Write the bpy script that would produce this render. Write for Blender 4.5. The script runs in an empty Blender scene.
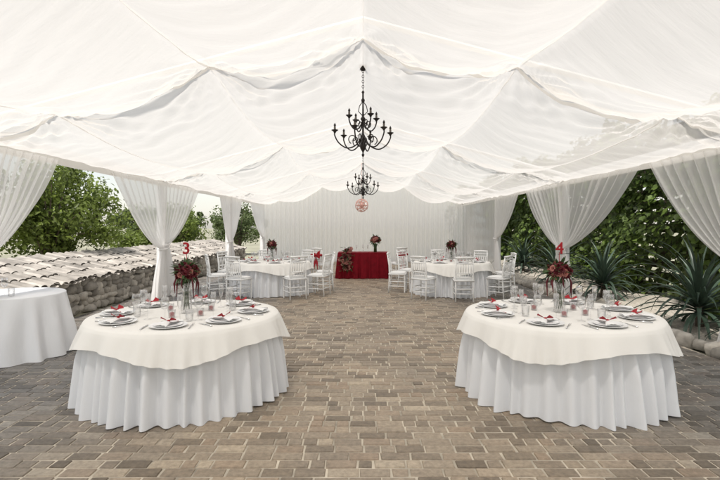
import bpy, math, random, bmesh
import numpy as np
from mathutils import Vector, Matrix, noise
random.seed(7); rng=np.random.default_rng(7)
scene=bpy.context.scene
R=math.radians
# ---------------------------------------------------------------- helpers
class MB:
    def __init__(s): s.v=[];s.f=[];s.m=[]
    def add(s,vs,fs,mi=0,M=None):
        o=len(s.v)
        if M is not None: vs=[tuple(M@Vector(p)) for p in vs]
        s.v+= [tuple(p) for p in vs]; s.f+=[tuple(i+o for i in f) for f in fs]; s.m+=[mi]*len(fs)
    def obj(s,name,mats,smooth=True,parent=None,loc=None):
        me=bpy.data.meshes.new(name); me.from_pydata(s.v,[],s.f)
        for m in mats: me.materials.append(m)
        me.polygons.foreach_set('material_index',s.m)
        me.polygons.foreach_set('use_smooth',[smooth]*len(s.f)); me.update()
        return link(me,name,parent,loc)
def link(me,name,parent=None,loc=None,rotz=0,scale=None):
    o=bpy.data.objects.new(name,me); scene.collection.objects.link(o)
    if loc is not None:o.location=loc
    o.rotation_euler=(0,0,rotz)
    if scale: o.scale=(scale,)*3
    if parent:o.parent=parent
    return o
def empty(name,loc=(0,0,0),rotz=0):
    o=bpy.data.objects.new(name,None); scene.collection.objects.link(o); o.location=loc; o.rotation_euler=(0,0,rotz); o.empty_display_size=.1; return o
def grid(nu,nv,fn,closed=False):
    vs=[fn(i/(nu-1) if not closed else i/nu, j/(nv-1)) for j in range(nv) for i in range(nu)]
    fs=[]
    for j in range(nv-1):
        for i in range(nu if closed else nu-1):
            a=j*nu+i;b=j*nu+(i+1)%nu
            fs.append((a,b,b+nu,a+nu))
    return vs,fs
def lathe(prof,n=24):
    vs=[];fs=[]
    for r,z in prof:
        for i in range(n):
            a=2*math.pi*i/n; vs.append((r*math.cos(a),r*math.sin(a),z))
    for j in range(len(prof)-1):
        for i in range(n):
            a=j*n+i;b=j*n+(i+1)%n; fs.append((a,b,b+n,a+n))
    return vs,fs
def tube(pts,r,n=8):
    pts=[Vector(p) for p in pts]; vs=[];fs=[]
    rs=r if isinstance(r,(list,tuple)) else [r]*len(pts)
    up=None
    for i,p in enumerate(pts):
        t=(pts[min(i+1,len(pts)-1)]-pts[max(i-1,0)]).normalized()
        if up is None:
            up=Vector((0,0,1)) if abs(t.z)<.9 else Vector((1,0,0))
        a=t.cross(up).normalized(); b=a.cross(t).normalized(); up=b
        for k in range(n):
            q=2*math.pi*k/n; vs.append(tuple(p+(a*math.cos(q)+b*math.sin(q))*rs[i]))
    for j in range(len(pts)-1):
        for i in range(n):
            a=j*n+i;b=j*n+(i+1)%n; fs.append((a,b,b+n,a+n))
    fs.append(tuple(range(n))[::-1]); fs.append(tuple(range((len(pts)-1)*n,len(pts)*n)))
    return vs,fs
def box(cx,cy,cz,sx,sy,sz):
    x,y,z=sx/2,sy/2,sz/2
    vs=[(cx+a*x,cy+b*y,cz+c*z) for c in(-1,1) for b in(-1,1) for a in(-1,1)]
    return vs,[(0,2,3,1),(4,5,7,6),(0,1,5,4),(2,6,7,3),(0,4,6,2),(1,3,7,5)]
def sines(seed,n,f0,f1):
    r=np.random.default_rng(seed); fr=r.uniform(f0,f1,n); ph=r.uniform(0,6.28,n)
    return lambda t:sum(math.sin(f*t+p) for f,p in zip(fr,ph))/n
# ---------------------------------------------------------------- materials
def newmat(name):
    m=bpy.data.materials.new(name); m.use_nodes=True; nt=m.node_tree; nt.nodes.clear()
    out=nt.nodes.new('ShaderNodeOutputMaterial'); return m,nt,out
def N(nt,t,**k):
    n=nt.nodes.new(t)
    for a,b in k.items(): setattr(n,a,b)
    return n
def pbr(name,col,rough=.6,metal=0,var=.15,scale=8,bump=0,bscale=60,island=0,coords='Object',spec=.5,trans=0):
    m,nt,out=newmat(name); L=nt.links.new
    b=N(nt,'ShaderNodeBsdfPrincipled'); b.inputs['Roughness'].default_value=rough; b.inputs['Metallic'].default_value=metal
    b.inputs['Specular IOR Level'].default_value=spec
    tc=N(nt,'ShaderNodeTexCoord'); no=N(nt,'ShaderNodeTexNoise'); no.inputs['Scale'].default_value=scale; no.inputs['Detail'].default_value=5
    L(tc.outputs[coords],no.inputs['Vector'])
    mr=N(nt,'ShaderNodeMapRange'); mr.inputs[1].default_value=.3; mr.inputs[2].default_value=.7; mr.inputs[3].default_value=1-var; mr.inputs[4].default_value=1+var
    L(no.outputs['Fac'],mr.inputs[0])
    hs=N(nt,'ShaderNodeHueSaturation'); hs.inputs['Color'].default_value=(*col,1)
    if island:
        g=N(nt,'ShaderNodeNewGeometry'); m2=N(nt,'ShaderNodeMapRange'); m2.inputs[3].default_value=1-island; m2.inputs[4].default_value=1+island
        L(g.outputs['Random Per Island'],m2.inputs[0]); mu=N(nt,'ShaderNodeMath',operation='MULTIPLY'); L(mr.outputs[0],mu.inputs[0]); L(m2.outputs[0],mu.inputs[1]); L(mu.outputs[0],hs.inputs['Value'])
    else: L(mr.outputs[0],hs.inputs['Value'])
    L(hs.outputs[0],b.inputs['Base Color'])
    if bump:
        n2=N(nt,'ShaderNodeTexNoise'); n2.inputs['Scale'].default_value=bscale; n2.inputs['Detail'].default_value=6; L(tc.outputs[coords],n2.inputs['Vector'])
        bp=N(nt,'ShaderNodeBump'); bp.inputs['Strength'].default_value=bump; bp.inputs['Distance'].default_value=.01; L(n2.outputs['Fac'],bp.inputs['Height']); L(bp.outputs[0],b.inputs['Normal'])
    last=b.outputs[0]
    if trans:
        t=N(nt,'ShaderNodeBsdfTranslucent'); L(hs.outputs[0],t.inputs['Color']); mx=N(nt,'ShaderNodeMixShader'); mx.inputs[0].default_value=trans; L(last,mx.inputs[1]); L(t.outputs[0],mx.inputs[2]); last=mx.outputs[0]
    L(last,out.inputs[0]); return m
def fabric(name,col,tl=.5,tp=0.,bump=.3,bscale=30,aniso=(1,1,1)):
    m,nt,out=newmat(name); L=nt.links.new
    tc=N(nt,'ShaderNodeTexCoord'); mp=N(nt,'ShaderNodeMapping'); mp.inputs['Scale'].default_value=aniso; L(tc.outputs['Object'],mp.inputs[0])
    no=N(nt,'ShaderNodeTexNoise'); no.inputs['Scale'].default_value=bscale; no.inputs['Detail'].default_value=4; L(mp.outputs[0],no.inputs['Vector'])
    bp=N(nt,'ShaderNodeBump'); bp.inputs['Strength'].default_value=bump; bp.inputs['Distance'].default_value=.02; L(no.outputs['Fac'],bp.inputs['Height'])
    d=N(nt,'ShaderNodeBsdfDiffuse'); d.inputs[0].default_value=(*col,1); L(bp.outputs[0],d.inputs['Normal'])
    last=d.outputs[0]
    if tl:
        t=N(nt,'ShaderNodeBsdfTranslucent'); t.inputs[0].default_value=(*col,1); L(bp.outputs[0],t.inputs['Normal'])
        mx=N(nt,'ShaderNodeMixShader'); mx.inputs[0].default_value=tl; L(last,mx.inputs[1]); L(t.outputs[0],mx.inputs[2]); last=mx.outputs[0]
    if tp:
        t=N(nt,'ShaderNodeBsdfTransparent'); mx=N(nt,'ShaderNodeMixShader'); mx.inputs[0].default_value=tp; L(last,mx.inputs[1]); L(t.outputs[0],mx.inputs[2]); last=mx.outputs[0]
    L(last,out.inputs[0]); return m
def glassmat(name,tint=(1,1,1)):
    m,nt,out=newmat(name); L=nt.links.new
    t=N(nt,'ShaderNodeBsdfTransparent'); t.inputs[0].default_value=(*tint,1)
    g=N(nt,'ShaderNodeBsdfGlossy'); g.inputs['Roughness'].default_value=.03
    lw=N(nt,'ShaderNodeLayerWeight'); lw.inputs[0].default_value=.35
    mr=N(nt,'ShaderNodeMapRange'); mr.inputs[3].default_value=.06; mr.inputs[4].default_value=.75; L(lw.outputs['Facing'],mr.inputs[0])
    mx=N(nt,'ShaderNodeMixShader'); L(mr.outputs[0],mx.inputs[0]); L(t.outputs[0],mx.inputs[1]); L(g.outputs[0],mx.inputs[2]); L(mx.outputs[0],out.inputs[0]); return m

M_roof=fabric('roof_voile',(.91,.885,.845),tl=.42,tp=.18,bump=.7,bscale=2.4,aniso=(1,4,1))
M_curt=fabric('curtain_voile',(.95,.94,.93),tl=.5,tp=.30,bump=.25,bscale=6,aniso=(4,4,.6))
M_back=fabric('lined_curtain',(.94,.925,.90),tl=.46,tp=.12,bump=.25,bscale=6,aniso=(4,4,.6))
M_skirt=fabric('skirt_linen',(.87,.88,.90),tl=.12,bump=.2,bscale=14,aniso=(2,2,.6))
M_over=fabric('overlay_satin',(.88,.86,.82),tl=.12,bump=.3,bscale=5)
M_white=pbr('white_painted_metal',(.82,.82,.81),.4,var=.04)
M_chair=pbr('white_lacquer',(.86,.86,.85),.35,var=.04)
M_iron=pbr('wrought_iron',(.018,.014,.013),.45,metal=.3,var=.3)
M_bulb=pbr('candle_tube',(.12,.10,.08),.4)
M_glass=glassmat('clear_glass')
M_plate=pbr('porcelain',(.84,.84,.84),.3,var=.02,spec=.4)
M_napk=fabric('napkin_cotton',(.85,.85,.84),tl=.1)
M_red=pbr('red_ribbon',(.33,.008,.016),.5,var=.15,spec=.3)
M_redcloth=pbr('red_tablecloth',(.17,.004,.011),.8,var=.2,bump=.2,bscale=30,spec=.15)
M_steel=pbr('cutlery_steel',(.6,.6,.6),.2,metal=1,var=.05)
M_rose1=pbr('burgundy_petals',(.11,.005,.012),.55,island=.35,trans=.2)
M_rose2=pbr('blush_petals',(.50,.20,.17),.55,island=.15,trans=.2)
M_leafd=pbr('bouquet_leaves',(.05,.09,.03),.5,island=.3,trans=.2)
M_rosegold=pbr('rose_crystal_wire',(.78,.48,.42),.3,metal=.2)
# ---------------------------------------------------------------- ground and pavers
gm=pbr('dry_ground',(.30,.29,.21),.95,var=.35,scale=.6,bump=.5,bscale=20)
b=MB(); b.add([(-300,-300,-.03),(300,-300,-.03),(300,300,-.03),(-300,300,-.03)],[(0,1,2,3)]); b.obj('ground',[gm],False)
m,nt,out=newmat('clay_pavers'); L=nt.links.new
bs=N(nt,'ShaderNodeBsdfPrincipled'); geo=N(nt,'ShaderNodeNewGeometry'); tc=N(nt,'ShaderNodeTexCoord')
cr=N(nt,'ShaderNodeValToRGB'); cr.color_ramp.interpolation='LINEAR'
e=cr.color_ramp.elements; e[0].position=0; e[0].color=(.165,.130,.092,1); e[1].position=1; e[1].color=(.43,.355,.262,1)
x=e.new(.35); x.color=(.265,.212,.155,1); x=e.new(.7); x.color=(.335,.272,.200,1); x=e.new(.85); x.color=(.30,.225,.158,1)
L(geo.outputs['Random Per Island'],cr.inputs[0])
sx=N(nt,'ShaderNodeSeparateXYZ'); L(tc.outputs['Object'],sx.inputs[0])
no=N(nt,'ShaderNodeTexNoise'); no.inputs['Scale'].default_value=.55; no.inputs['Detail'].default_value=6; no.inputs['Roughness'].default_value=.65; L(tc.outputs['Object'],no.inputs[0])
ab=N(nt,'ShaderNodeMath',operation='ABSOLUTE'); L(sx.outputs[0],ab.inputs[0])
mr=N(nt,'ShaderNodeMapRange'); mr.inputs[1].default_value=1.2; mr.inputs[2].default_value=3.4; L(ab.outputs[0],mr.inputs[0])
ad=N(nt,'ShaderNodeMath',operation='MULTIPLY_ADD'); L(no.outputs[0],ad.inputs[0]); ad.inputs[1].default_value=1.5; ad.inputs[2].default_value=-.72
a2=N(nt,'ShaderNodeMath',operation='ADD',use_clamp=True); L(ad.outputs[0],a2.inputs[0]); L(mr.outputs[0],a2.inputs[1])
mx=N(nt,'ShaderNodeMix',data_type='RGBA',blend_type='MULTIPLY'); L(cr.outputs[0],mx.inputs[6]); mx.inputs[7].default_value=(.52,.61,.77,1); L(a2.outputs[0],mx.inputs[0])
n3=N(nt,'ShaderNodeTexNoise'); n3.inputs['Scale'].default_value=28; n3.inputs['Detail'].default_value=8; n3.inputs['Roughness'].default_value=.7; L(tc.outputs['Object'],n3.inputs[0])
m3=N(nt,'ShaderNodeMapRange'); m3.inputs[1].default_value=.3;m3.inputs[2].default_value=.7;m3.inputs[3].default_value=.68;m3.inputs[4].default_value=1.28; L(n3.outputs[0],m3.inputs[0])
hs=N(nt,'ShaderNodeHueSaturation'); L(mx.outputs[2],hs.inputs['Color']); L(m3.outputs[0],hs.inputs['Value'])
L(hs.outputs[0],bs.inputs['Base Color']); bs.inputs['Roughness'].default_value=.48; bs.inputs['Specular IOR Level'].default_value=.4
bp=N(nt,'ShaderNodeBump'); bp.inputs['Strength'].default_value=.45; bp.inputs['Distance'].default_value=.006; L(n3.outputs[0],bp.inputs['Height']); L(bp.outputs[0],bs.inputs['Normal'])
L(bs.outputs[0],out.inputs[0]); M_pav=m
M_joint=pbr('sand_joint',(.47,.42,.34),.95,var=.45,scale=3)
V=[];F=[]
def paver(x0,y0,x1,y1):
    g=random.uniform(.004,.0075); c=.005; x0+=g;y0+=g;x1-=g;y1-=g
    j=[random.uniform(-.0035,.0035) for _ in range(4)]; h=.0065+random.uniform(-.0025,.0025); t=[random.uniform(-.0015,.0015) for _ in range(4)]
    o=len(V)
    V.extend([(x0+j[0],y0+j[1],-.002),(x1+j[2],y0+j[3],-.002),(x1+j[0],y1+j[2],-.002),(x0+j[1],y1+j[3],-.002),
      (x0+c+j[0],y0+c+j[1],h+t[0]),(x1-c+j[2],y0+c+j[3],h+t[1]),(x1-c+j[0],y1-c+j[2],h+t[2]),(x0+c+j[1],y1-c+j[3],h+t[3])])
    F.extend([(o+4,o+5,o+6,o+7),(o,o+1,o+5,o+4),(o+1,o+2,o+6,o+5),(o+2,o+3,o+7,o+6),(o+3,o,o+4,o+7)])
y=-3.0; row=0
XL,XR=-5.05,4.25
while y<25:
    kind=row%3
    h=.11
    x=XL-(random.random()*.1)
    while x<XR:
        if kind==2: w=.11 if random.random()<.65 else .215
        else: w=.215 if random.random()<.82 else .11
        w+=random.uniform(-.008,.008)
        x1=min(x+w,XR)
        if x1-x>.05: paver(max(x,XL),y,x1,y+h)
        x+=w
    y+=h; row+=1
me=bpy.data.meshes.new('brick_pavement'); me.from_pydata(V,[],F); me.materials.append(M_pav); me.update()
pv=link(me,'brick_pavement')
b=MB(); b.add([(XL,-6,0),(XR,-6,0),(XR,25,0),(XL,25,0)],[(0,1,2,3)]); b.obj('joint_sand',[M_joint],False,pv)
# ---------------------------------------------------------------- tent
tent=empty('banquet_tent')
FR=[-5.2,.1,5.45,10.75,16.1,21.5]; W=4.5; ZE=2.62
NX=[-4.5,-3.5,-1.75,0,1.75,3.5,4.5]
w1=sines(1,5,6,17); w2=sines(2,6,14,40); w3=sines(3,4,.6,2.2); w4=sines(5,4,1,4); w5=sines(8,4,2.5,6); w6=sines(9,5,5,14)
PX=[0,1.75,3.5,4.5]; PZ=[3.74,3.42,2.88,2.62]
def roofz(x):
    x=abs(x)
    for i in range(3):
        if x<=PX[i+1] or i==2:
            return PZ[i]+(PZ[i+1]-PZ[i])*(x-PX[i])/(PX[i+1]-PX[i])
def cz(x,y):
    k=max(i for i in range(len(FR)-1) if FR[i]<=y+1e-6); 
    t=(y-FR[k])/(FR[k+1]-FR[k]); t=min(max(t,0),1); S=4*t*(1-t)
    q=max(i for i in range(6) if NX[i]<=x+1e-6); s=(x-NX[q])/(NX[q+1]-NX[q]); s=min(max(s,0),1); C=4*s*(1-s)
    wd=(NX[q+1]-NX[q])
    ed=min(1,(W-abs(x))/1.0)
    sw=1+.22*math.sin(k*2.1+q*1.7)
    z=roofz(x)-.20*S*ed-(.12*sw+.09*S)*wd*C*(1 if 0<q<5 else .6)
    yy=y+.75*C*(.5-t)*1.5+.06*w4(x*3+k)
    near=math.exp(-min(t,1-t)*5)
    z+=(.026*w1(yy+.5*w3(x))+.018*w2(yy+.2*x)+.040*w5(yy*.8+x*.3+q))*(.75+1.4*near)*(C*.88+.10)
    z+=.012*w6(x*1.3+.25*w3(y*1.5)+k)*S*(C*.9+.1)
    for nx in (NX[q],NX[q+1]):
        for fy in (FR[k],FR[k+1]):
            dx=x-nx;dy=y-fy; r=math.hypot(dx,dy)
            if .02<r<1.9:
                a=math.atan2(dy,dx); z+=.024*math.sin(a*17+nx*3+fy)*math.exp(-((r-.45)/.55)**2)
    return z
y0,y1=FR[0],FR[-1]
vs,fs=grid(241,780,lambda u,v:(lambda x,y:(x,y,cz(x,y)))(-W+2*W*u,y0+(y1-y0)*v))
b=MB(); b.add(vs,fs); b.obj('ceiling_drape',[M_roof],True,tent)
b=MB(); rf=sines(61,6,4,13); rg=sines(62,5,3,9)
for fy in FR[1:]:
    b.add(*grid(500,4,lambda u,v:(lambda x:(x,fy+.012*rf(x*2)*v,cz(x,max(fy-.001,FR[0]))+.012-(.042+.018*rf(x*1.5))*v))(-W+.03+(2*W-.06)*u)))
for x in NX[1:-1]:
    b.add(*grid(4,900,lambda u,v:(lambda y:(x+.008*rg(y*2)*u,y,cz(x,y)+.008-.024*u))(FR[0]+(FR[-1]-FR[0]-.02)*v)))
b.obj('drape_seams',[M_roof],True,tent)
b=MB()
for fy in FR:
    for s in (-1,1):
        b.add(*box(s*(W+.06),fy,ZE/2+.05,.09,.09,ZE+.1))
        b.add(*box(s*(W+.06),fy,.012,.22,.22,.02))
        b.add(*tube([(s*(W+.06),fy,ZE+.12),(0,fy,3.95)],.035,8))
for s in(-1,1): b.add(*box(s*(W+.06),(FR[0]+FR[-1])/2,ZE+.10,.08,FR[-1]-FR[0]+.1,.08))
b.obj('frame',[M_white],False,tent)
for s in (-1,1):
    fw=sines(11+s,6,5,22); b=MB()
    b.add(*grid(600,7,lambda u,v:(s*(W-.015+.008*fw(u*26)*v),FR[0]+(FR[-1]-FR[0])*u,ZE+.05-.17*v-.012*fw(u*9)*v)))
    b.obj('eave_pelmet',[M_over],True,tent)
def curtain_tied(side,Y0,d,Lc,seed):
    f=sines(seed,5,30,90); g=sines(seed+50,3,1,3); h2=sines(seed+90,4,3,9); b=MB(); zt=1.15+random.uniform(-.08,.08); nv=64
    ph=random.uniform(0,6); np_=random.uniform(8,11)
    def fn(u,v):
        top=ZE-.05
        z=top*(1-v)+.015*v
        if z>zt:
            fr=(z-zt)/(top-zt); w=.24+(Lc-.24)*fr**.72; a=.028+.03*fr**1.5*(.6+.5*h2(u))
        else:
            fr=(zt-z)/zt; w=.24+.42*fr**.7; a=.028+.034*fr
        sag=math.sin(math.pi*min(1,max(0,(z-zt)/(top-zt))))*u if z>zt else 0
        uu=u+.014*h2(z*.9)
        x=side*(W-.05-a*(math.sin(uu*2*math.pi*np_+ph+1.5*f(u*.1))+.7*f(uu)))
        yy=Y0+d*(w*u-.07)+.02*g(z*2+u*3)*(1-v)
        return (x,yy,z-sag*.07)
    b.add(*grid(190,nv,fn)); 
    pts=[]
    for i in range(25):
        a=2*math.pi*i/24; pts.append((side*(W-.05)+.08*math.cos(a),Y0+d*.05+.17*math.sin(a),zt+.02*math.sin(a)))
    b.add(*tube(pts,.02,8)); b.obj('side_curtain',[M_curt],True,tent)
def curtain_full(p0,p1,ztopf,seed,n=26,amp=.045,mat=None):
    f=sines(seed,6,40,160); h2=sines(seed+4,4,4,14); b=MB(); p0=Vector(p0);p1=Vector(p1); d=(p1-p0); nrm=Vector((-d.y,d.x)).normalized(); nn=int(n*14)
    def fn(u,v):
        p=p0+d*u; zt=ztopf(u); z=zt*(1-v)+.015*v
        o=amp*(.5+.6*v)*(.8+.5*h2(u))*(math.sin(u*2*math.pi*n+2.5*f(u*.05+v*.002))+.6*f(u+.002*v))
        return (p.x+nrm.x*o,p.y+nrm.y*o,z)
    b.add(*grid(nn,24,fn)); b.obj('hanging_curtain',[mat or M_curt],True,tent)
LC={(-1,1):(1.6,2.3),(-1,2):(2.2,1.2),(-1,3):(1.6,2.6),(1,1):(2.15,3.1),(1,2):(2.5,2.5),(1,3):(2.3,2.3)}
sd=20
for s in (-1,1):
    for k in range(1,len(FR)-1):
        if s==1 and k==4:
            curtain_full((W-.02,FR[4]+.1),(W-.02,FR[5]-.1),lambda u:ZE-.03,77,26,.035); continue
        la,lb=LC.get((s,k-1),(2.5,2.5))
        curtain_tied(s,FR[k],1,la,sd); curtain_tied(s,FR[k+1],-1,lb,sd+1); sd+=2
curtain_full((-W+.03,FR[-1]-.12),(W-.03,FR[-1]-.12),lambda u:roofz(-W+2*W*u)-.06,99,44,.065,M_back)
# ---------------------------------------------------------------- tables
def skirt(name,Rt,H,flare,folds,seed,mat,parent):
    f=sines(seed,4,1,3); phs=np.cumsum(np.random.default_rng(seed).uniform(.6,1.4,folds+1)); phs=(phs-phs[0])/(phs[-1]-phs[0])
    amps=np.random.default_rng(seed+1).uniform(.5,1.3,folds)
    def pl(u):
        k=min(folds-1,int(np.searchsorted(phs,u,side='right')-1)); t=(u-phs[k])/(phs[k+1]-phs[k]); 
        s=math.sin(math.pi*t); return amps[k]*(s**.8)*math.sin(math.pi*min(1,t*1.0))
    b=MB()
    def fn(u,v):
        a=2*math.pi*u; z=H*(1-v)+.012*v; e=min(1,v*2.0+.06)
        r=Rt+flare*v**.9+.088*e*(pl(u%1.0)-.45)*(.6+.5*v)+.01*v*f(a*3+2*v)
        aa=a+.012*v*math.sin(a*9+seed)
        z+= .008*v*math.sin(a*5+seed)
        return (r*math.cos(aa),r*math.sin(aa),max(z,.008))
    b.add(*grid(folds*16,22,fn,True)); return b.obj(name,[mat],True,parent)
def overlay(Rt,H,drop,seed,parent,mat,phase):
    f=sines(seed,4,2,6); f2=sines(seed+3,5,7,16); f3=sines(seed+6,5,4,12); b=MB(); nr=34; n=480
    vs=[(0,0,H)]
    def per(fn,a):
        w=a/(2*math.pi); return fn(a)*(1-w)+fn(a-2*math.pi)*w
    for j in range(1,nr+1):
        for i in range(n):
            a=2*math.pi*i/n
            if j<=14:
                r=(Rt+.012)*j/14; x_,y_=r*math.cos(a),r*math.sin(a); z=H+.003*f3(x_*1.5+y_*.7)*abs(f3(y_*1.4))+.001
                if j==14: z-=.004
            else:
                v=(j-14)/(nr-14); k=abs(math.cos(2*(a-phase)))**2.6
                dd=drop*(.84+.62*k)+.012*per(f,a)
                fold=max(-.25,per(f2,a))+.25
                r=Rt+.022+.054*v**.8+.045*v*fold+.008*k*v+.026*k*v*math.sin((a-phase)*26)**2+.012*(1+math.sin(a*19+2*fold))*v
                z=H-.006-dd*v
                if v<.15: r-=.004
            vs.append((r*math.cos(a),r*math.sin(a),z))
    fs=[(0,1+i,1+(i+1)%n) for i in range(n)]
    for j in range(nr-1):
        for i in range(n):
            a=1+j*n+i;c=1+j*n+(i+1)%n; fs.append((a,a+n,c+n,c))
    b.add(vs,fs); return b.obj('overlay_cloth',[mat],True,parent)
def mk_plate():
    b=MB(); b.add(*lathe([(.001,.006),(.05,.006),(.09,.006),(.097,.007),(.105,.010),(.13,.013),(.150,.016),(.154,.0165),(.156,.0155)],48),0)
    b.add(*lathe([(.156,.0155),(.150,.011),(.105,.002)],48),0)
    b.add(*lathe([(.001,.011),(.05,.011),(.072,.011),(.08,.013),(.09,.017),(.11,.021),(.115,.0215),(.1165,.0205)],48),0)
    b.add(*lathe([(.1165,.0205),(.11,.016),(.085,.009)],48),0)
    me=b.obj('dinner_plate',[M_plate]); d=me.data; bpy.data.objects.remove(me); return d
def mk_napkin():
    b=MB()
    vs,fs=grid(12,18,lambda u,v:((u-.5)*(.035+.085*abs(v-.5)*2**1.1),(v-.5)*.26,.024+.010*math.sin(u*math.pi)+.006*abs(math.sin(u*12))*abs(v-.5)*2+.012*(1-abs(v-.5)*2)))
    b.add(vs,fs,0)
    vs,fs=grid(12,18,lambda u,v:((u-.5)*(.04+.09*abs(v-.5)*2),(v-.5)*.265,.0225-.001*math.sin(u*math.pi)))
    b.add(vs,fs,0)
    for s in(-1,1):
        b.add([(0,0,.046),(s*.05,.032,.085),(s*.075,.005,.065),(s*.055,-.026,.05)],[(0,1,2),(0,2,3)],1)
        b.add([(0,0,.044),(s*.03,-.09,.034),(s*.048,-.08,.032)],[(0,1,2)],1)
    b.add(*lathe([(.001,.056),(.011,.052),(.013,.044),(.009,.037)],8),1)
    me=b.obj('n',[M_napk,M_red]); d=me.data; bpy.data.objects.remove(me); return d
def mk_glass(kind):
    if kind==0: pr=[(.034,.001),(.034,.003),(.006,.007),(.004,.02),(.0038,.095),(.010,.105),(.03,.125),(.038,.15),(.037,.18),(.031,.215),(.030,.215),(.0355,.18),(.0365,.15),(.028,.127),(.001,.108)]
    elif kind==1: pr=[(.032,.001),(.032,.003),(.005,.007),(.004,.02),(.004,.09),(.010,.105),(.021,.135),(.025,.17),(.023,.235),(.022,.235),(.024,.17),(.019,.136),(.001,.103)]
    else: pr=[(.001,.002),(.03,.002),(.032,.01),(.036,.10),(.035,.10),(.031,.012),(.001,.008)]
    b=MB(); b.add(*lathe(pr,20)); me=b.obj('g',[M_glass]); d=me.data; bpy.data.objects.remove(me); return d
def mk_cut(kind):
    b=MB()
    if kind==0:
        b.add(*tube([(0,-.1,.004),(0,-.02,.005),(0,.0,.004)],[.005,.006,.004],8))
        b.add([(-.006,0,.004),(.007,0,.004),(.009,.06,.004),(.004,.105,.004),(-.004,.11,.004),(-.006,.05,.004)],[(0,1,2,3,4,5)])
    else:
        b.add(*tube([(0,-.1,.004),(0,-.04,.005),(0,.04,.007)],[.006,.004,.003],8))
        b.add([(-.003,.03,.007),(.003,.03,.007),(.011,.055,.006),(-.011,.055,.006)],[(0,1,2,3)])
        for k in range(4):
            x=-.0095+k*.0055; b.add([(x,.055,.006),(x+.0028,.055,.006),(x+.0024,.1,.010),(x+.0006,.1,.010)],[(0,1,2,3)])
    me=b.obj('c',[M_steel]); d=me.data; bpy.data.objects.remove(me); return d
ME_plate=mk_plate(); ME_nap=mk_napkin(); ME_g=[mk_glass(k) for k in range(3)]; ME_cut=[mk_cut(0),mk_cut(1)]
def bloom(b,c,nrm,r,mi):
    nrm=Vector(nrm).normalized(); q=nrm.to_track_quat('Z','Y').to_matrix().to_4x4(); M=Matrix.Translation(c)@q
    for ring,(n,rr,h,op) in enumerate([(3,.25,.75,.1),(4,.5,.7,.35),(5,.8,.5,.8),(6,1.0,.25,1.3)]):
        for k in range(n):
            a=2*math.pi*k/n+ring*.7+random.uniform(-.2,.2); wd=2.3/n*1.3
            vs=[]
            for j in range(4):
                t=j/3
                rad=r*rr*(.25+.75*t**.8)+(r*.12*op if j==3 else 0); zz=r*(h*(math.sin(t*1.6))-.35*(ring/3))-(r*.12*op if j==3 else 0)
                ww=wd*(.6+.6*math.sin(t*math.pi*.75))*(.55 if j==3 else 1)
                for e in(-1,0,1):
                    vs.append((rad*math.cos(a+e*ww),rad*math.sin(a+e*ww),zz))
            fs=[(j*3+e,j*3+e+1,j*3+e+4,j*3+e+3) for j in range(3) for e in range(2)]
            b.add(vs,fs,mi,M)
def leaf(b,c,d,l,w,mi):
    d=Vector(d).normalized(); s=d.cross(Vector((random.random()-.5,random.random()-.5,1))).normalized(); u=s.cross(d)
    c=Vector(c)
    b.add([c,c+d*l*.4+s*w/2+u*w*.2,c+d*l,c+d*l*.4-s*w/2+u*w*.2,c+d*l*.45-u*w*.1],[(0,1,4),(1,2,4),(2,3,4),(3,0,4)],mi)
def bouquet(b,c,rad,n,cols=(1,1,1,2),flat=.8):
    for i in range(n):
        z=1-2*(i+.5)/n*.8; a=i*2.399; rr=math.sqrt(max(0,1-z*z)); d=Vector((rr*math.cos(a),rr*math.sin(a),z*flat))
        bloom(b,Vector(c)+d*rad*random.uniform(.75,1.0),d,rad*random.uniform(.28,.42),random.choice(cols))
    for i in range(int(n*2.2)):
        d=Vector((random.gauss(0,1),random.gauss(0,1),random.gauss(0,.8)-.1)).normalized()
        leaf(b,Vector(c)+d*rad*.7,d+Vector((0,0,-.2)),rad*random.uniform(.6,.95),rad*.25,3)
def numeral(txt,parent,z,size=.16):
    cu=bpy.data.curves.new('table_number','FONT'); cu.body=txt; cu.size=size; cu.extrude=.005; cu.bevel_depth=.002; cu.align_x='CENTER'
    cu.materials.append(M_red); o=bpy.data.objects.new('table_number',cu); scene.collection.objects.link(o); o.parent=parent; o.location=(0,-.01,z); o.rotation_euler=(math.pi/2,0,0)
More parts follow.
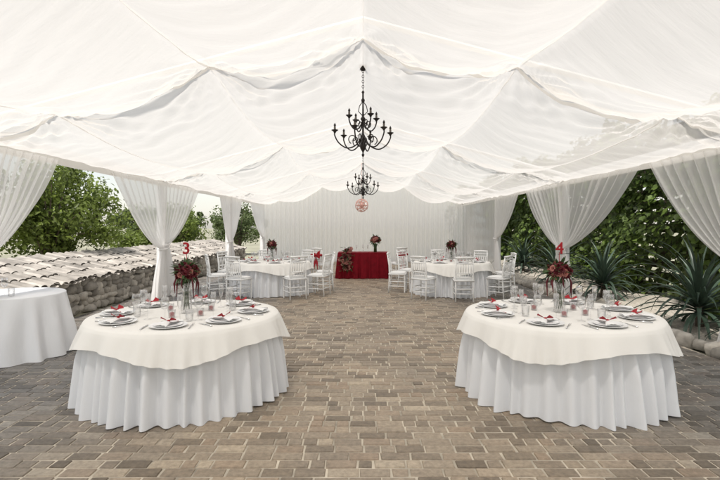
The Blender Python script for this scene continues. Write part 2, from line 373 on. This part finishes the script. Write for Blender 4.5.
def centerpiece(loc,num=None,seed=0,nh=1.0):
    random.seed(100+seed); E=empty('flower_centerpiece',loc)
    b=MB(); b.add(*lathe([(.001,.004),(.05,.004),(.055,.02),(.048,.11),(.042,.2),(.05,.29),(.048,.29),(.04,.2),(.046,.11),(.05,.02),(.001,.01)],28),0); b.obj('vase',[M_glass],True,E)
    b=MB()
    for k in range(9):
        a=k*.7; b.add(*tube([(.03*math.cos(a),.03*math.sin(a),.03),(.015*math.cos(a+1),.015*math.sin(a+1),.2),(.05*math.cos(a),.05*math.sin(a),.36)],.003,5),0)
    bouquet(b,(0,0,.40),.108,34)
    for k in range(7):
        a=k*.93; r0=.09
        b.add(*tube([(r0*math.cos(a),r0*math.sin(a),.36),((r0+.025)*math.cos(a),(r0+.025)*math.sin(a),.29),((r0+.02)*math.cos(a+.1),(r0+.02)*math.sin(a+.1),.15+.05*(k%3))],[.006,.009,.003],6),1)
    b.obj('bouquet',[M_leafd,M_rose1,M_rose2,M_leafd],True,E)
    if num:
        b=MB(); b.add(*tube([(0,0,.42),(0,0,.59)],.003,6)); b.obj('number_stick',[M_red],True,E)
        numeral(num,E,.575)
    for a in (.6,2.6,4.5,5.6):
        c=empty('candle_glass',(loc[0]+.24*math.cos(a),loc[1]+.24*math.sin(a),loc[2]))
        b=MB(); b.add(*lathe([(.001,.002),(.03,.002),(.034,.07),(.032,.07),(.028,.006),(.001,.006)],20),0); b.obj('glass_cup',[M_glass],True,c)
        b=MB(); b.add(*lathe([(.001,.008),(.022,.008),(.022,.045),(.003,.047),(.001,.055)],16),0); b.obj('candle',[M_red],True,c)
def banquet(cx,cy,Rt,seed,num=None,settings=8,phase=0,cph=0):
    E=empty('round_banquet_table',(cx,cy,0))
    skirt('table_skirt',Rt,.742,.065,42,seed,M_skirt,E); overlay(Rt,.75,.18,seed+5,E,M_over,cph)
    b=MB(); b.add(*lathe([(.001,.735),(Rt-.02,.735),(Rt-.02,.71),(.001,.71)],40)); b.add(*tube([(0,0,.01),(0,0,.72)],.05,12)); b.obj('table_base',[M_white],False,E)
    zt=.753; random.seed(seed)
    for k in range(settings):
        a=2*math.pi*k/settings+phase+random.uniform(-.04,.04); ca,sa=math.cos(a),math.sin(a); rot=a+math.pi/2+math.pi
        def P(r,t,z=zt): return (cx+r*ca-t*sa,cy+r*sa+t*ca,z+.0015)
        link(ME_plate,'dinner_plate',None,P(Rt-.22,0),rot)
        link(ME_nap,'folded_napkin',None,P(Rt-.22,0),rot+random.uniform(-.6,.6))
        link(ME_cut[0],'table_knife',None,P(Rt-.2,-.19),rot+math.pi)
        link(ME_cut[1],'dinner_fork',None,P(Rt-.2,.19),rot+math.pi)
        link(ME_g[0],'wine_glass',None,P(Rt-.43,-.10+random.uniform(-.03,.03)),0)
        link(ME_g[1],'champagne_flute',None,P(Rt-.46,.02+random.uniform(-.03,.03)),0)
        if k%2==0: link(ME_g[2],'water_tumbler',None,P(Rt-.44,.12),0)
    centerpiece((cx,cy,zt+.001),num,seed)
    return E
banquet(1.93,4.72,.88,31,'4',8,.25,R(-122))
banquet(-1.72,4.68,.86,41,'3',8,.1,R(-75))
banquet(-2.2,11.6,.88,51,None,8,.3,R(-60))
banquet(2.12,11.5,.88,61,None,8,.2,R(-100))
E=empty('side_table',(-4.45,6.05,0)); skirt('table_skirt',.60,.745,.16,16,71,M_skirt,E)
b=MB(); b.add(*lathe([(.001,.75),(.60,.75),(.606,.745),(.607,.70)],60)); b.obj('table_top_cloth',[M_skirt],True,E)
link(ME_g[2],'water_tumbler',None,(-4.25,5.8,.751)); link(ME_g[0],'wine_glass',None,(-4.37,5.85,.751))
# ---------------------------------------------------------------- chiavari chair
def mk_chair():
    b=MB()
    def leg(x,y,z0,z1,dx=0,dy=0):
        pts=[];rs=[]
        for i in range(13):
            t=i/12; pts.append((x+dx*(t),y+dy*t,z0+(z1-z0)*t)); rs.append(.015+(.004 if i%3==0 else 0))
        b.add(*tube(pts,rs,8))
    leg(-.19,-.18,.0,.45,0,0);leg(.19,-.18,.0,.45)
    for s in(-1,1):
        pts=[(s*.185,.21,0),(s*.18,.19,.25),(s*.18,.18,.45),(s*.18,.19,.65),(s*.175,.235,.92)]
        b.add(*tube(pts,[.016,.016,.018,.016,.014],8))
        for z in(.16,.27): b.add(*tube([(s*.19,-.18,z),(s*.182,.195,z)],.011,6))
    for z in(.2,.3):
        b.add(*tube([(-.19,-.18,z),(.19,-.18,z)],.011,6)); b.add(*tube([(-.18,.19,z-.03),(.18,.19,z-.03)],.011,6))
    for z,yy in((.52,.182),(.60,.187),(.80,.212),(.86,.222)): b.add(*tube([(-.18,yy,z),(0,yy+.015,z),(.18,yy,z)],.013,6))
    b.add(*tube([(-.19,.235,.925),(0,.25,.935),(.19,.235,.925)],.02,8))
    for i in range(6):
        x=-.135+.054*i; b.add(*tube([(x,.195,.60),(x,.205,.70),(x,.222,.80)],[.009,.012,.009],6))
        b.add(*tube([(x,.232,.86),(x,.243,.925)],.008,5)); b.add(*tube([(x,.19,.52),(x,.198,.6)],.008,5))
    b.add(*box(0,0,.445,.42,.41,.03),0)
    vs,fs=lathe([(.001,.50),(.15,.50),(.19,.485),(.2,.47),(.19,.461)],24)
    def sq(p):
        x,y,z=p; m=max(abs(x),abs(y),1e-6); r=math.hypot(x,y); k=1+(r/m-1)*.75; return(x*k*1.0,y*k*.98,z)
    b.add([sq(p) for p in vs],fs,1)
    o=b.obj('c',[M_chair,M_napk]); d=o.data; bpy.data.objects.remove(o); return d
ME_chair=mk_chair()
def chair(x,y,ang): return link(ME_chair,'chiavari_chair',None,(x,y,.008),ang)
def chairs(cx,cy,angs,r=1.28):
    for a in angs:
        a=R(a+random.uniform(-4,4)); chair(cx+r*math.cos(a),cy+r*math.sin(a),a-math.pi/2+random.uniform(-.12,.12))
chairs(-2.2,11.6,[-58,-22,15,60,110,160,205,-112]); chairs(2.12,11.5,[-125,-88,-45,0,45,90,135,180])
E=empty('head_table',(0,14.9,0)); b=MB(); f=sines(91,5,6,26)
hw,hd=.76,.38
def per(u):
    P=[(-hw,-hd),(hw,-hd),(hw,hd),(-hw,hd)]; s=[2*hw,2*hd,2*hw,2*hd]; d=u*sum(s)
    for k in range(4):
        if d<=s[k] or k==3:
            a=Vector(P[k]);c=Vector(P[(k+1)%4]); p=a.lerp(c,d/s[k]); t=(c-a).normalized(); return p,Vector((t.y,-t.x)),d+sum(s[:k])
        d-=s[k]
def fn(u,v):
    p,n,d=per(u); o=.005+.05*v+.035*v**.6*math.sin(d*27+3*f(d))+.012*v*f(d*3); return(p.x+n.x*o,p.y+n.y*o,.79*(1-v)+.012*v)
b.add(*grid(420,14,fn,True)); b.add([(-hw-.005,-hd-.005,.791),(hw+.005,-hd-.005,.791),(hw+.005,hd+.005,.791),(-hw-.005,hd+.005,.791)],[(0,1,2,3)])
b.obj('red_tablecloth',[M_redcloth],True,E)
random.seed(5)
E=empty('cascading_flower_arrangement',(-.52,14.42,0)); b=MB()
for i in range(46):
    t=random.random(); c=Vector((random.gauss(0,.07+.03*t),random.gauss(.02,.04),.30+.62*t)); bloom(b,c,(random.gauss(0,.5),-1,random.gauss(.2,.4)),random.uniform(.04,.06),random.choice((1,2,2)))
for i in range(90):
    t=random.random(); leaf(b,(random.gauss(0,.08),random.gauss(.02,.04),.25+.7*t),(random.gauss(0,1),-.8,random.gauss(-.1,.8)),.13,.045,3)
b.obj('blooms',[M_leafd,M_rose1,M_rose2,M_leafd],True,E)
E=empty('flower_arrangement',(.38,14.85,.792)); b=MB(); b.add(*lathe([(.001,.0),(.05,.0),(.045,.15),(.06,.25),(.001,.25)],16),0); bouquet(b,(0,0,.38),.15,30,(1,2,2,1)); b.obj('blooms',[M_leafd,M_rose1,M_rose2,M_leafd],True,E)
for xx in(-.2,.0,.15): link(ME_g[1],'champagne_flute',None,(xx,14.8,.792))
def sash(x,y,rot):
    c=chair(x,y,rot); b=MB(); 
    for s in(-1,1):
        b.add(*grid(8,8,lambda u,v:(s*(.02+.12*u),.27+.03*math.sin(u*3),.74+(.05+.07*u)*(v-.5)*2+.02*u)))
        b.add(*grid(6,10,lambda u,v:(s*(.01+.05*v)+.05*(u-.5),.28+.02*math.sin(v*9+u*3),.74-.42*v)))
    b.add(*tube([(-.19,.25,.74),(0,.27,.74),(.19,.25,.74)],.035,8)); b.obj('red_sash',[M_red],True,c)
sash(-1.24,14.3,R(150)); sash(1.05,14.6,R(-150))
# ---------------------------------------------------------------- chandeliers
def chandelier(loc,ztop):
    E=empty('wrought_iron_chandelier',loc); b=MB()
    top=ztop-loc[2]
    b.add(*lathe([(.001,-.26),(.012,-.25),(.02,-.23),(.008,-.21),(.012,-.19),(.035,-.15),(.045,-.11),(.03,-.07),(.014,-.05),(.03,-.02),(.034,0),(.02,.03),(.013,.05),(.013,.20),(.028,.22),(.032,.24),(.017,.26),(.012,.30),(.010,.44),(.022,.46),(.024,.48),(.012,.50),(.011,.56),(.02,.58),(.006,.60),(.001,.61)],14))
    def arm(a,rad,z0,s=1.0):
        ca,sa=math.cos(a),math.sin(a); P=[]
        cp=[(.02,0),(.10,-.11),(.22,-.15),(.33,-.09),(.385,.0),(.385,.05)]
        for i in range(26):
            t=i/25*(len(cp)-1); k=min(int(t),len(cp)-2); q=t-k
            p0=cp[max(k-1,0)];p1=cp[k];p2=cp[k+1];p3=cp[min(k+2,len(cp)-1)]
            c=[.5*((2*p1[j])+(-p0[j]+p2[j])*q+(2*p0[j]-5*p1[j]+4*p2[j]-p3[j])*q*q+(-p0[j]+3*p1[j]-3*p2[j]+p3[j])*q**3) for j in(0,1)]
            P.append((c[0]*rad/.385*ca,c[0]*rad/.385*sa,z0+c[1]*s))
        b.add(*tube(P,.009,7))
        S=[]
        for i in range(22):
            t=i/21; ang=-1.2+t*6.2; rr=.065*(1-t*.72)*s; S.append(((rad*.36+rr*math.cos(ang))*ca,(rad*.36+rr*math.cos(ang))*sa,z0-.03*s+rr*math.sin(ang)))
        b.add(*tube(S,.007,6))
        M=Matrix.Translation((rad*ca,rad*sa,z0+.05*s))
        b.add(*lathe([(.001,-.02),(.012,-.015),(.018,0),(.042,.018),(.044,.024),(.012,.014)],14),0,M)
        b.add(*lathe([(.014,.012),(.014,.06),(.012,.065)],10),1,M)
        b.add(*lathe([(.009,.063),(.015,.08),(.014,.09),(.006,.105),(.001,.115)],10),0,M)
    for k in range(6): arm(2*math.pi*k/6+.25,.37,0)
    for k in range(4): arm(2*math.pi*k/4+.5,.20,.20,.75)
    for k in range(4):
        a=2*math.pi*k/4+.1; b.add(*tube([(.012*math.cos(a),.012*math.sin(a),.28),(.06*math.cos(a),.06*math.sin(a),.33),(.045*math.cos(a),.045*math.sin(a),.40),(.01*math.cos(a),.01*math.sin(a),.45)],.006,6))
    z=.60; i=0
    while z<top-.01:
        pts=[]
        for q in range(13):
            t=2*math.pi*q/12; u=.013*math.cos(t); w=.021*math.sin(t)+z+.018; pts.append((u,0,w) if i%2 else (0,u,w))
        b.add(*tube(pts,.0035,5)); z+=.033; i+=1
    b.add(*lathe([(.001,top-.05),(.03,top-.045),(.05,top-.005),(.05,top+.02)],14))
    b.obj('chandelier_body',[M_iron,M_bulb],True,E)
for (yy,zz) in((6.2,2.75),(11.4,2.50)):
    chandelier((0,yy,zz),cz(0,yy)-.0)
E=empty('crystal_globe_pendant',(-.04,15.3,2.26)); bpy.ops.mesh.primitive_ico_sphere_add(subdivisions=2,radius=.21)
o=bpy.context.object; o.name='wire_globe'; o.parent=E; md=o.modifiers.new('w','WIREFRAME'); md.thickness=.018; o.data.materials.append(M_rosegold)
b=MB(); b.add(*tube([(0,0,.2),(0,0,cz(0,15.3)-2.26)],.006,6)); b.add(*lathe([(.001,-.09),(.06,-.07),(.08,0),(.05,.07),(.015,.1),(.015,.2)],14)); b.obj('cord_and_lamp',[M_rosegold],True,E)
# ---------------------------------------------------------------- garden
M_leafA=pbr('vine_leaves',(.11,.165,.034),.5,island=.6,trans=.45,var=.4,scale=1.0)
M_leafB=pbr('shrub_leaves',(.18,.235,.05),.5,island=.4,trans=.5,var=.25,scale=1.5)
M_leafC=pbr('distant_leaves',(.12,.16,.055),.6,island=.4,trans=.4,var=.25,scale=.6)
M_yuc=pbr('yucca_leaves',(.05,.08,.055),.45,island=.35,var=.2,trans=.1)
M_bark=pbr('bark',(.13,.10,.075),.9,bump=.6,bscale=30)
M_rock=pbr('garden_rock',(.36,.335,.295),.9,island=.4,bump=.6,bscale=25,var=.25)
M_tile=pbr('weathered_tiles',(.33,.305,.275),.9,island=.3,bump=.6,bscale=25,var=.4,scale=4,spec=.2)
M_gravel=pbr('gravel',(.36,.33,.28),.95,var=.4,scale=30,bump=.8,bscale=50)
def leafcloud(name,pts,dirs,size,mat,parent=None,lobes=True):
    pts=np.asarray(pts);n=len(pts); d=np.asarray(dirs); d=d/np.linalg.norm(d,axis=1)[:,None]
    r=rng.normal(size=(n,3)); s=np.cross(d,r); s/=np.linalg.norm(s,axis=1)[:,None]; t=np.cross(d,s)
    sz=size*rng.uniform(.6,1.35,n)[:,None]
    if lobes: shp=[(0,-.45,0),(.42,-.30,.08),(.5,.12,.12),(.2,.25,.05),(0,.62,0),(-.2,.25,.05),(-.5,.12,.12),(-.42,-.30,.08)]
    else: shp=[(0,-.5,0),(.26,-.1,.08),(.22,.25,.06),(0,.6,0),(-.22,.25,.06),(-.26,-.1,.08)]
    k=len(shp); vv=np.zeros((n,k,3))
    for i,(a,bb,c) in enumerate(shp): vv[:,i]=pts+sz*(a*s+bb*t+c*d)
    h=k//2
    me=bpy.data.meshes.new(name); base=np.arange(n)[:,None]*k
    f1=base+np.arange(0,h+1)[None]; f2=base+np.array(list(range(h,k))+[0])[None]
    me.from_pydata(vv.reshape(-1,3).tolist(),[],f1.tolist()+f2.tolist()); me.materials.append(mat); me.update(); return link(me,name,parent)
X0=6.6; WL=30; n=44000
E=empty('ivy_covered_fence')
yy=rng.uniform(3.5,3.5+WL,n); zz=rng.uniform(0,4.3,n)
bul=.35*np.sin(yy*1.7+1)+.22*np.sin(zz*2.6+yy)+.2*np.sin(yy*4.1+zz*1.7)
keep=rng.uniform(0,1,n)<(.72+.42*np.sin(yy*2.3+zz*3.1)*np.sin(zz*2.2-yy*.9))
top=3.9+.35*np.sin(yy*1.1)+.2*np.sin(yy*3.7); keep&=zz<top
xx=X0-.12-bul*.8-rng.uniform(-.15,.3,n)
P=np.stack([xx,yy,zz],1)[keep]; D=np.tile([-1,-.1,.75],(len(P),1))+rng.normal(size=(len(P),3))*.55
leafcloud('vine_foliage',P,D,.13,M_leafA,E)
P2=np.stack([X0-.0+rng.uniform(-.05,.15,12000),rng.uniform(3.5,3.5+WL,12000),rng.uniform(0,4,12000)],1)
leafcloud('inner_foliage',P2,np.tile([-1,0,.3],(len(P2),1))+rng.normal(size=(len(P2),3))*.5,.16,M_leafC,E)
b=MB()
for i in range(11): b.add(*box(X0+.35,3.5+i*3,1.95,.1,.1,3.9))
for i in range(14): b.add(*box(X0+.42,3.5+WL/2,.15+i*.28,.03,WL,.2))
b.obj('fence_boards',[M_bark],False,E)
b=MB(); b.add(*grid(12,60,lambda u,v:(XR+.1+(X0+1-XR)*u,-4+38*v,.02+.06*math.sin(u*3.1)+.02*math.sin(v*90+u*5)))); b.obj('gravel_bed',[M_gravel])
bm=bmesh.new(); bmesh.ops.create_icosphere(bm,subdivisions=2,radius=1); ICO=[v.co.copy() for v in bm.verts]; ICF=[tuple(v.index for v in f.verts) for f in bm.faces]; bm.free()
def rockmesh(b,c,sx,sy,sz,mi=0):
    o=Vector((random.random()*9,random.random()*9,random.random()*9)); a=random.random()*.6-.3
    vs=[]
    for p in ICO:
        q=Vector([math.copysign(abs(t)**.7,t) for t in p]); k=1+.45*noise.noise(p*1.3+o)+.2*noise.noise(p*3.5+o)
        q=q*k; vs.append((c[0]+sx*q.x*math.cos(a)-sy*q.y*math.sin(a),c[1]+sx*q.x*math.sin(a)+sy*q.y*math.cos(a),c[2]+sz*q.z))
    b.add(vs,ICF,mi)
random.seed(9); b=MB(); y=2.5
while y<24:
    l=random.uniform(.08,.2); rockmesh(b,(XR+.12+random.uniform(-.04,.04),y+l,.05),random.uniform(.08,.13),l,random.uniform(.07,.13)); y+=l*1.75
for i in range(70): rockmesh(b,(random.uniform(4.5,6),random.uniform(3,20),.06),random.uniform(.04,.12),random.uniform(.04,.12),random.uniform(.03,.08))
b.obj('stone_edging',[M_rock])
def yucca(loc,hgt,n,seed):
    random.seed(seed); b=MB(); b.add(*tube([(0,0,0),(0,0,hgt*.35)],[.06,.045],8),1)
    for i in range(n):
        a=i*2.399+random.uniform(-.15,.15); el=1.45-1.5*(i/n)**.9+random.uniform(-.15,.15); l=hgt*random.uniform(.6,.95); z0=hgt*(.30-.15*i/n); w=.022*hgt+.005; dr=random.uniform(.35,.85)
        vs=[]
        for j in range(8):
            t=j/7; rr=l*t; e=el-dr*t*t*(1.2-el*.5); x=rr*math.cos(e); z=z0+rr*math.sin(e); ww=w*math.sin(math.pi*min(1,.18+.82*t)**.8)*(1-t*.1)+.001
            ca,sa=math.cos(a),math.sin(a)
            vs+= [(x*ca-ww*sa,x*sa+ww*ca,z+.012),(x*ca,x*sa,z),(x*ca+ww*sa,x*sa-ww*ca,z+.012)]
        fs=[(j*3+e,j*3+e+1,j*3+e+4,j*3+e+3) for j in range(7) for e in range(2)]
        b.add(vs,fs,0)
    b.obj('yucca_plant',[M_yuc,M_bark],True,None,loc)
yucca((5.15,7.35,.05),1.3,90,1); yucca((5.2,10.4,.05),1.25,80,2); yucca((5.3,13.2,.05),1.2,70,4); yucca((5.4,16.2,.05),1.3,70,5); yucca((4.9,6.1,.05),.6,50,6)
random.seed(12); E=empty('stone_garden_wall'); b=MB()
for row in range(5):
    y=4.2+random.random()*.2
    while y<21:
        l=random.uniform(.06,.2); rockmesh(b,(-5.25+random.uniform(-.05,.04),y+l,.07+row*.125+random.uniform(-.02,.02)),.13,l*1.05,random.uniform(.07,.1)); y+=l*1.8
b.obj('wall_stones',[M_rock],True,E)
b=MB()
sl=math.atan2(.36,1.35)
ny=int(17/.17)
for r_ in range(4):
    for k in range(ny):
        yc=4.2+k*.17+random.uniform(-.02,.02); u0=r_*.35-.03+random.uniform(-.05,.05); u1=u0+.43; vs=[]; zj=random.uniform(0,.02)
        for (u,lift,rr) in((u0,.030,.088),(u1,.012,.074)):
            for q in range(7):
                a=math.pi*q/6; vs.append((-5.10-u*math.cos(sl),yc+rr*math.cos(a),.60+u*math.sin(sl)+lift+zj+.04*math.sin(a)))
        b.add(vs,[(q,q+1,q+8,q+7) for q in range(6)])
        yc+=.085; vs=[]
        for (u,lift,rr) in((u0,.03,.07),(u1,.01,.07)):
            for q in range(5):
                a=math.pi*q/4; vs.append((-5.10-u*math.cos(sl),yc+rr*math.cos(a),.60+u*math.sin(sl)+lift-.02*math.sin(a)))
        b.add(vs,[(q,q+1,q+6,q+5) for q in range(4)])
b.obj('tile_coping',[M_tile],True,E)
b=MB(); b.add([(-5.25,4.2,.57),(-5.25,21.2,.57),(-6.5,21.2,.92),(-6.5,4.2,.92),(-6.5,21.2,-.03),(-6.5,4.2,-.03),(-5.25,21.2,-.03),(-5.25,4.2,-.03)],[(0,1,2,3),(3,2,4,5),(0,3,5,7),(1,6,4,2),(0,7,6,1)]); b.obj('wall_core',[M_rock],False,E)
def shrub(name,loc,rx,ry,rz,n,size,mat,seed,trunk=.6):
    r=np.random.default_rng(seed); E=empty(name,loc); nb=34
    cs=r.normal(size=(nb,3)); cs/=np.linalg.norm(cs,axis=1)[:,None]; cs*=r.uniform(.3,.95,(nb,1)); cs*=[rx,ry,rz]; rad=r.uniform(.18,.40,nb)*min(rx,rz)
    idx=r.integers(0,nb,n); d=r.normal(size=(n,3)); d/=np.linalg.norm(d,axis=1)[:,None]
    P=cs[idx]+d*(rad[idx]*r.uniform(.5,1.25,n))[:,None]; P[:,2]+=rz+trunk
    leafcloud('foliage',P,d+r.normal(size=(n,3))*.5+[0,0,.3],size,mat,E,False)
    b=MB(); random.seed(seed); b.add(*tube([(0,0,0),(.03,.02,trunk),(0,.05,trunk+rz)],[.07*rx+.03,.05*rx+.02,.03],8))
    for c in cs: b.add(*tube([(0,0,trunk*.8),(c[0]*.4,c[1]*.4,trunk+rz*.7+c[2]*.3),(c[0],c[1],rz+trunk+c[2])],[.035,.022,.008],6))
    b.obj('trunk_and_limbs',[M_bark],True,E)
shrub('garden_tree',(-7.6,11.6,0),1.45,1.6,1.4,13000,.10,M_leafB,1,.6)
shrub('garden_tree',(-9.4,11.0,0),1.5,1.5,1.3,10000,.10,M_leafB,2,.5)
shrub('garden_shrub',(-7.9,17.5,0),1.2,1.6,1.0,6000,.11,M_leafB,4,.3)
shrub('garden_shrub',(-8.6,22.5,0),1.5,1.8,1.1,6000,.12,M_leafB,14,.3)
shrub('garden_shrub',(-7.0,27,0),1.6,1.6,1.3,5000,.13,M_leafC,5,.4)
for i,(x,y) in enumerate([(-46,62),(-38,60),(-31,66),(-24,62),(-17,68),(30,66)]):
    shrub('deciduous_tree',(x,y,0),4.6,4.5,1.7,3500,.42,M_leafC,20+i,.6)
r=np.random.default_rng(3); n=6000; t=r.uniform(0,1,n)**.7; a=r.uniform(0,6.28,n); rad=(t)*.95*(.8+.25*np.sin(t*34))*r.uniform(.6,1,n)
P=np.stack([rad*np.cos(a),rad*np.sin(a),3.0-2.8*t],1); E=empty('blue_spruce',(5.4,22.5,0)); M_spr=pbr('spruce_needles',(.10,.14,.15),.7,island=.3)
leafcloud('needles',P,np.stack([np.cos(a),np.sin(a),a*0+.4],1),.13,M_spr,E,False); b=MB(); b.add(*tube([(0,0,0),(0,0,2.8)],[.08,.02],8)); b.obj('trunk',[M_bark],True,E)
# ---------------------------------------------------------------- light
az,el=R(200),R(66)
dv=Vector((math.cos(el)*math.sin(az),math.cos(el)*math.cos(az),math.sin(el)))
sun=bpy.data.lights.new('sun','SUN'); sun.energy=5; sun.angle=R(5); sun.color=(1,.945,.875)
so=bpy.data.objects.new('sun',sun); scene.collection.objects.link(so); so.rotation_euler=(-dv).to_track_quat('-Z','Y').to_euler()
w=bpy.data.worlds.new('World'); scene.world=w; w.use_nodes=True; nt=w.node_tree; bg=nt.nodes['Background']
sky=nt.nodes.new('ShaderNodeTexSky'); sky.sky_type='NISHITA'; sky.sun_disc=False; sky.sun_elevation=el; sky.sun_rotation=az; sky.air_density=1.3; sky.dust_density=.8; sky.ozone_density=.3
desat=nt.nodes.new('ShaderNodeHueSaturation'); desat.inputs['Saturation'].default_value=.35; desat.inputs['Value'].default_value=1.1   # sky desaturated and slightly brightened to cut its blue tint
nt.links.new(sky.outputs[0],desat.inputs['Color']); nt.links.new(desat.outputs[0],bg.inputs[0]); bg.inputs[1].default_value=.15
# ---------------------------------------------------------------- camera
cam=bpy.data.cameras.new('camera'); cam.lens=24; cam.sensor_width=36; cam.shift_x=-3/720; cam.shift_y=-14/720; cam.clip_end=1000
co=bpy.data.objects.new('camera',cam); scene.collection.objects.link(co); co.location=(0,0,1.6); co.rotation_euler=(math.pi/2,0,0); scene.camera=co
scene.view_settings.view_transform='Standard'; scene.view_settings.look='None'; scene.view_settings.exposure=0
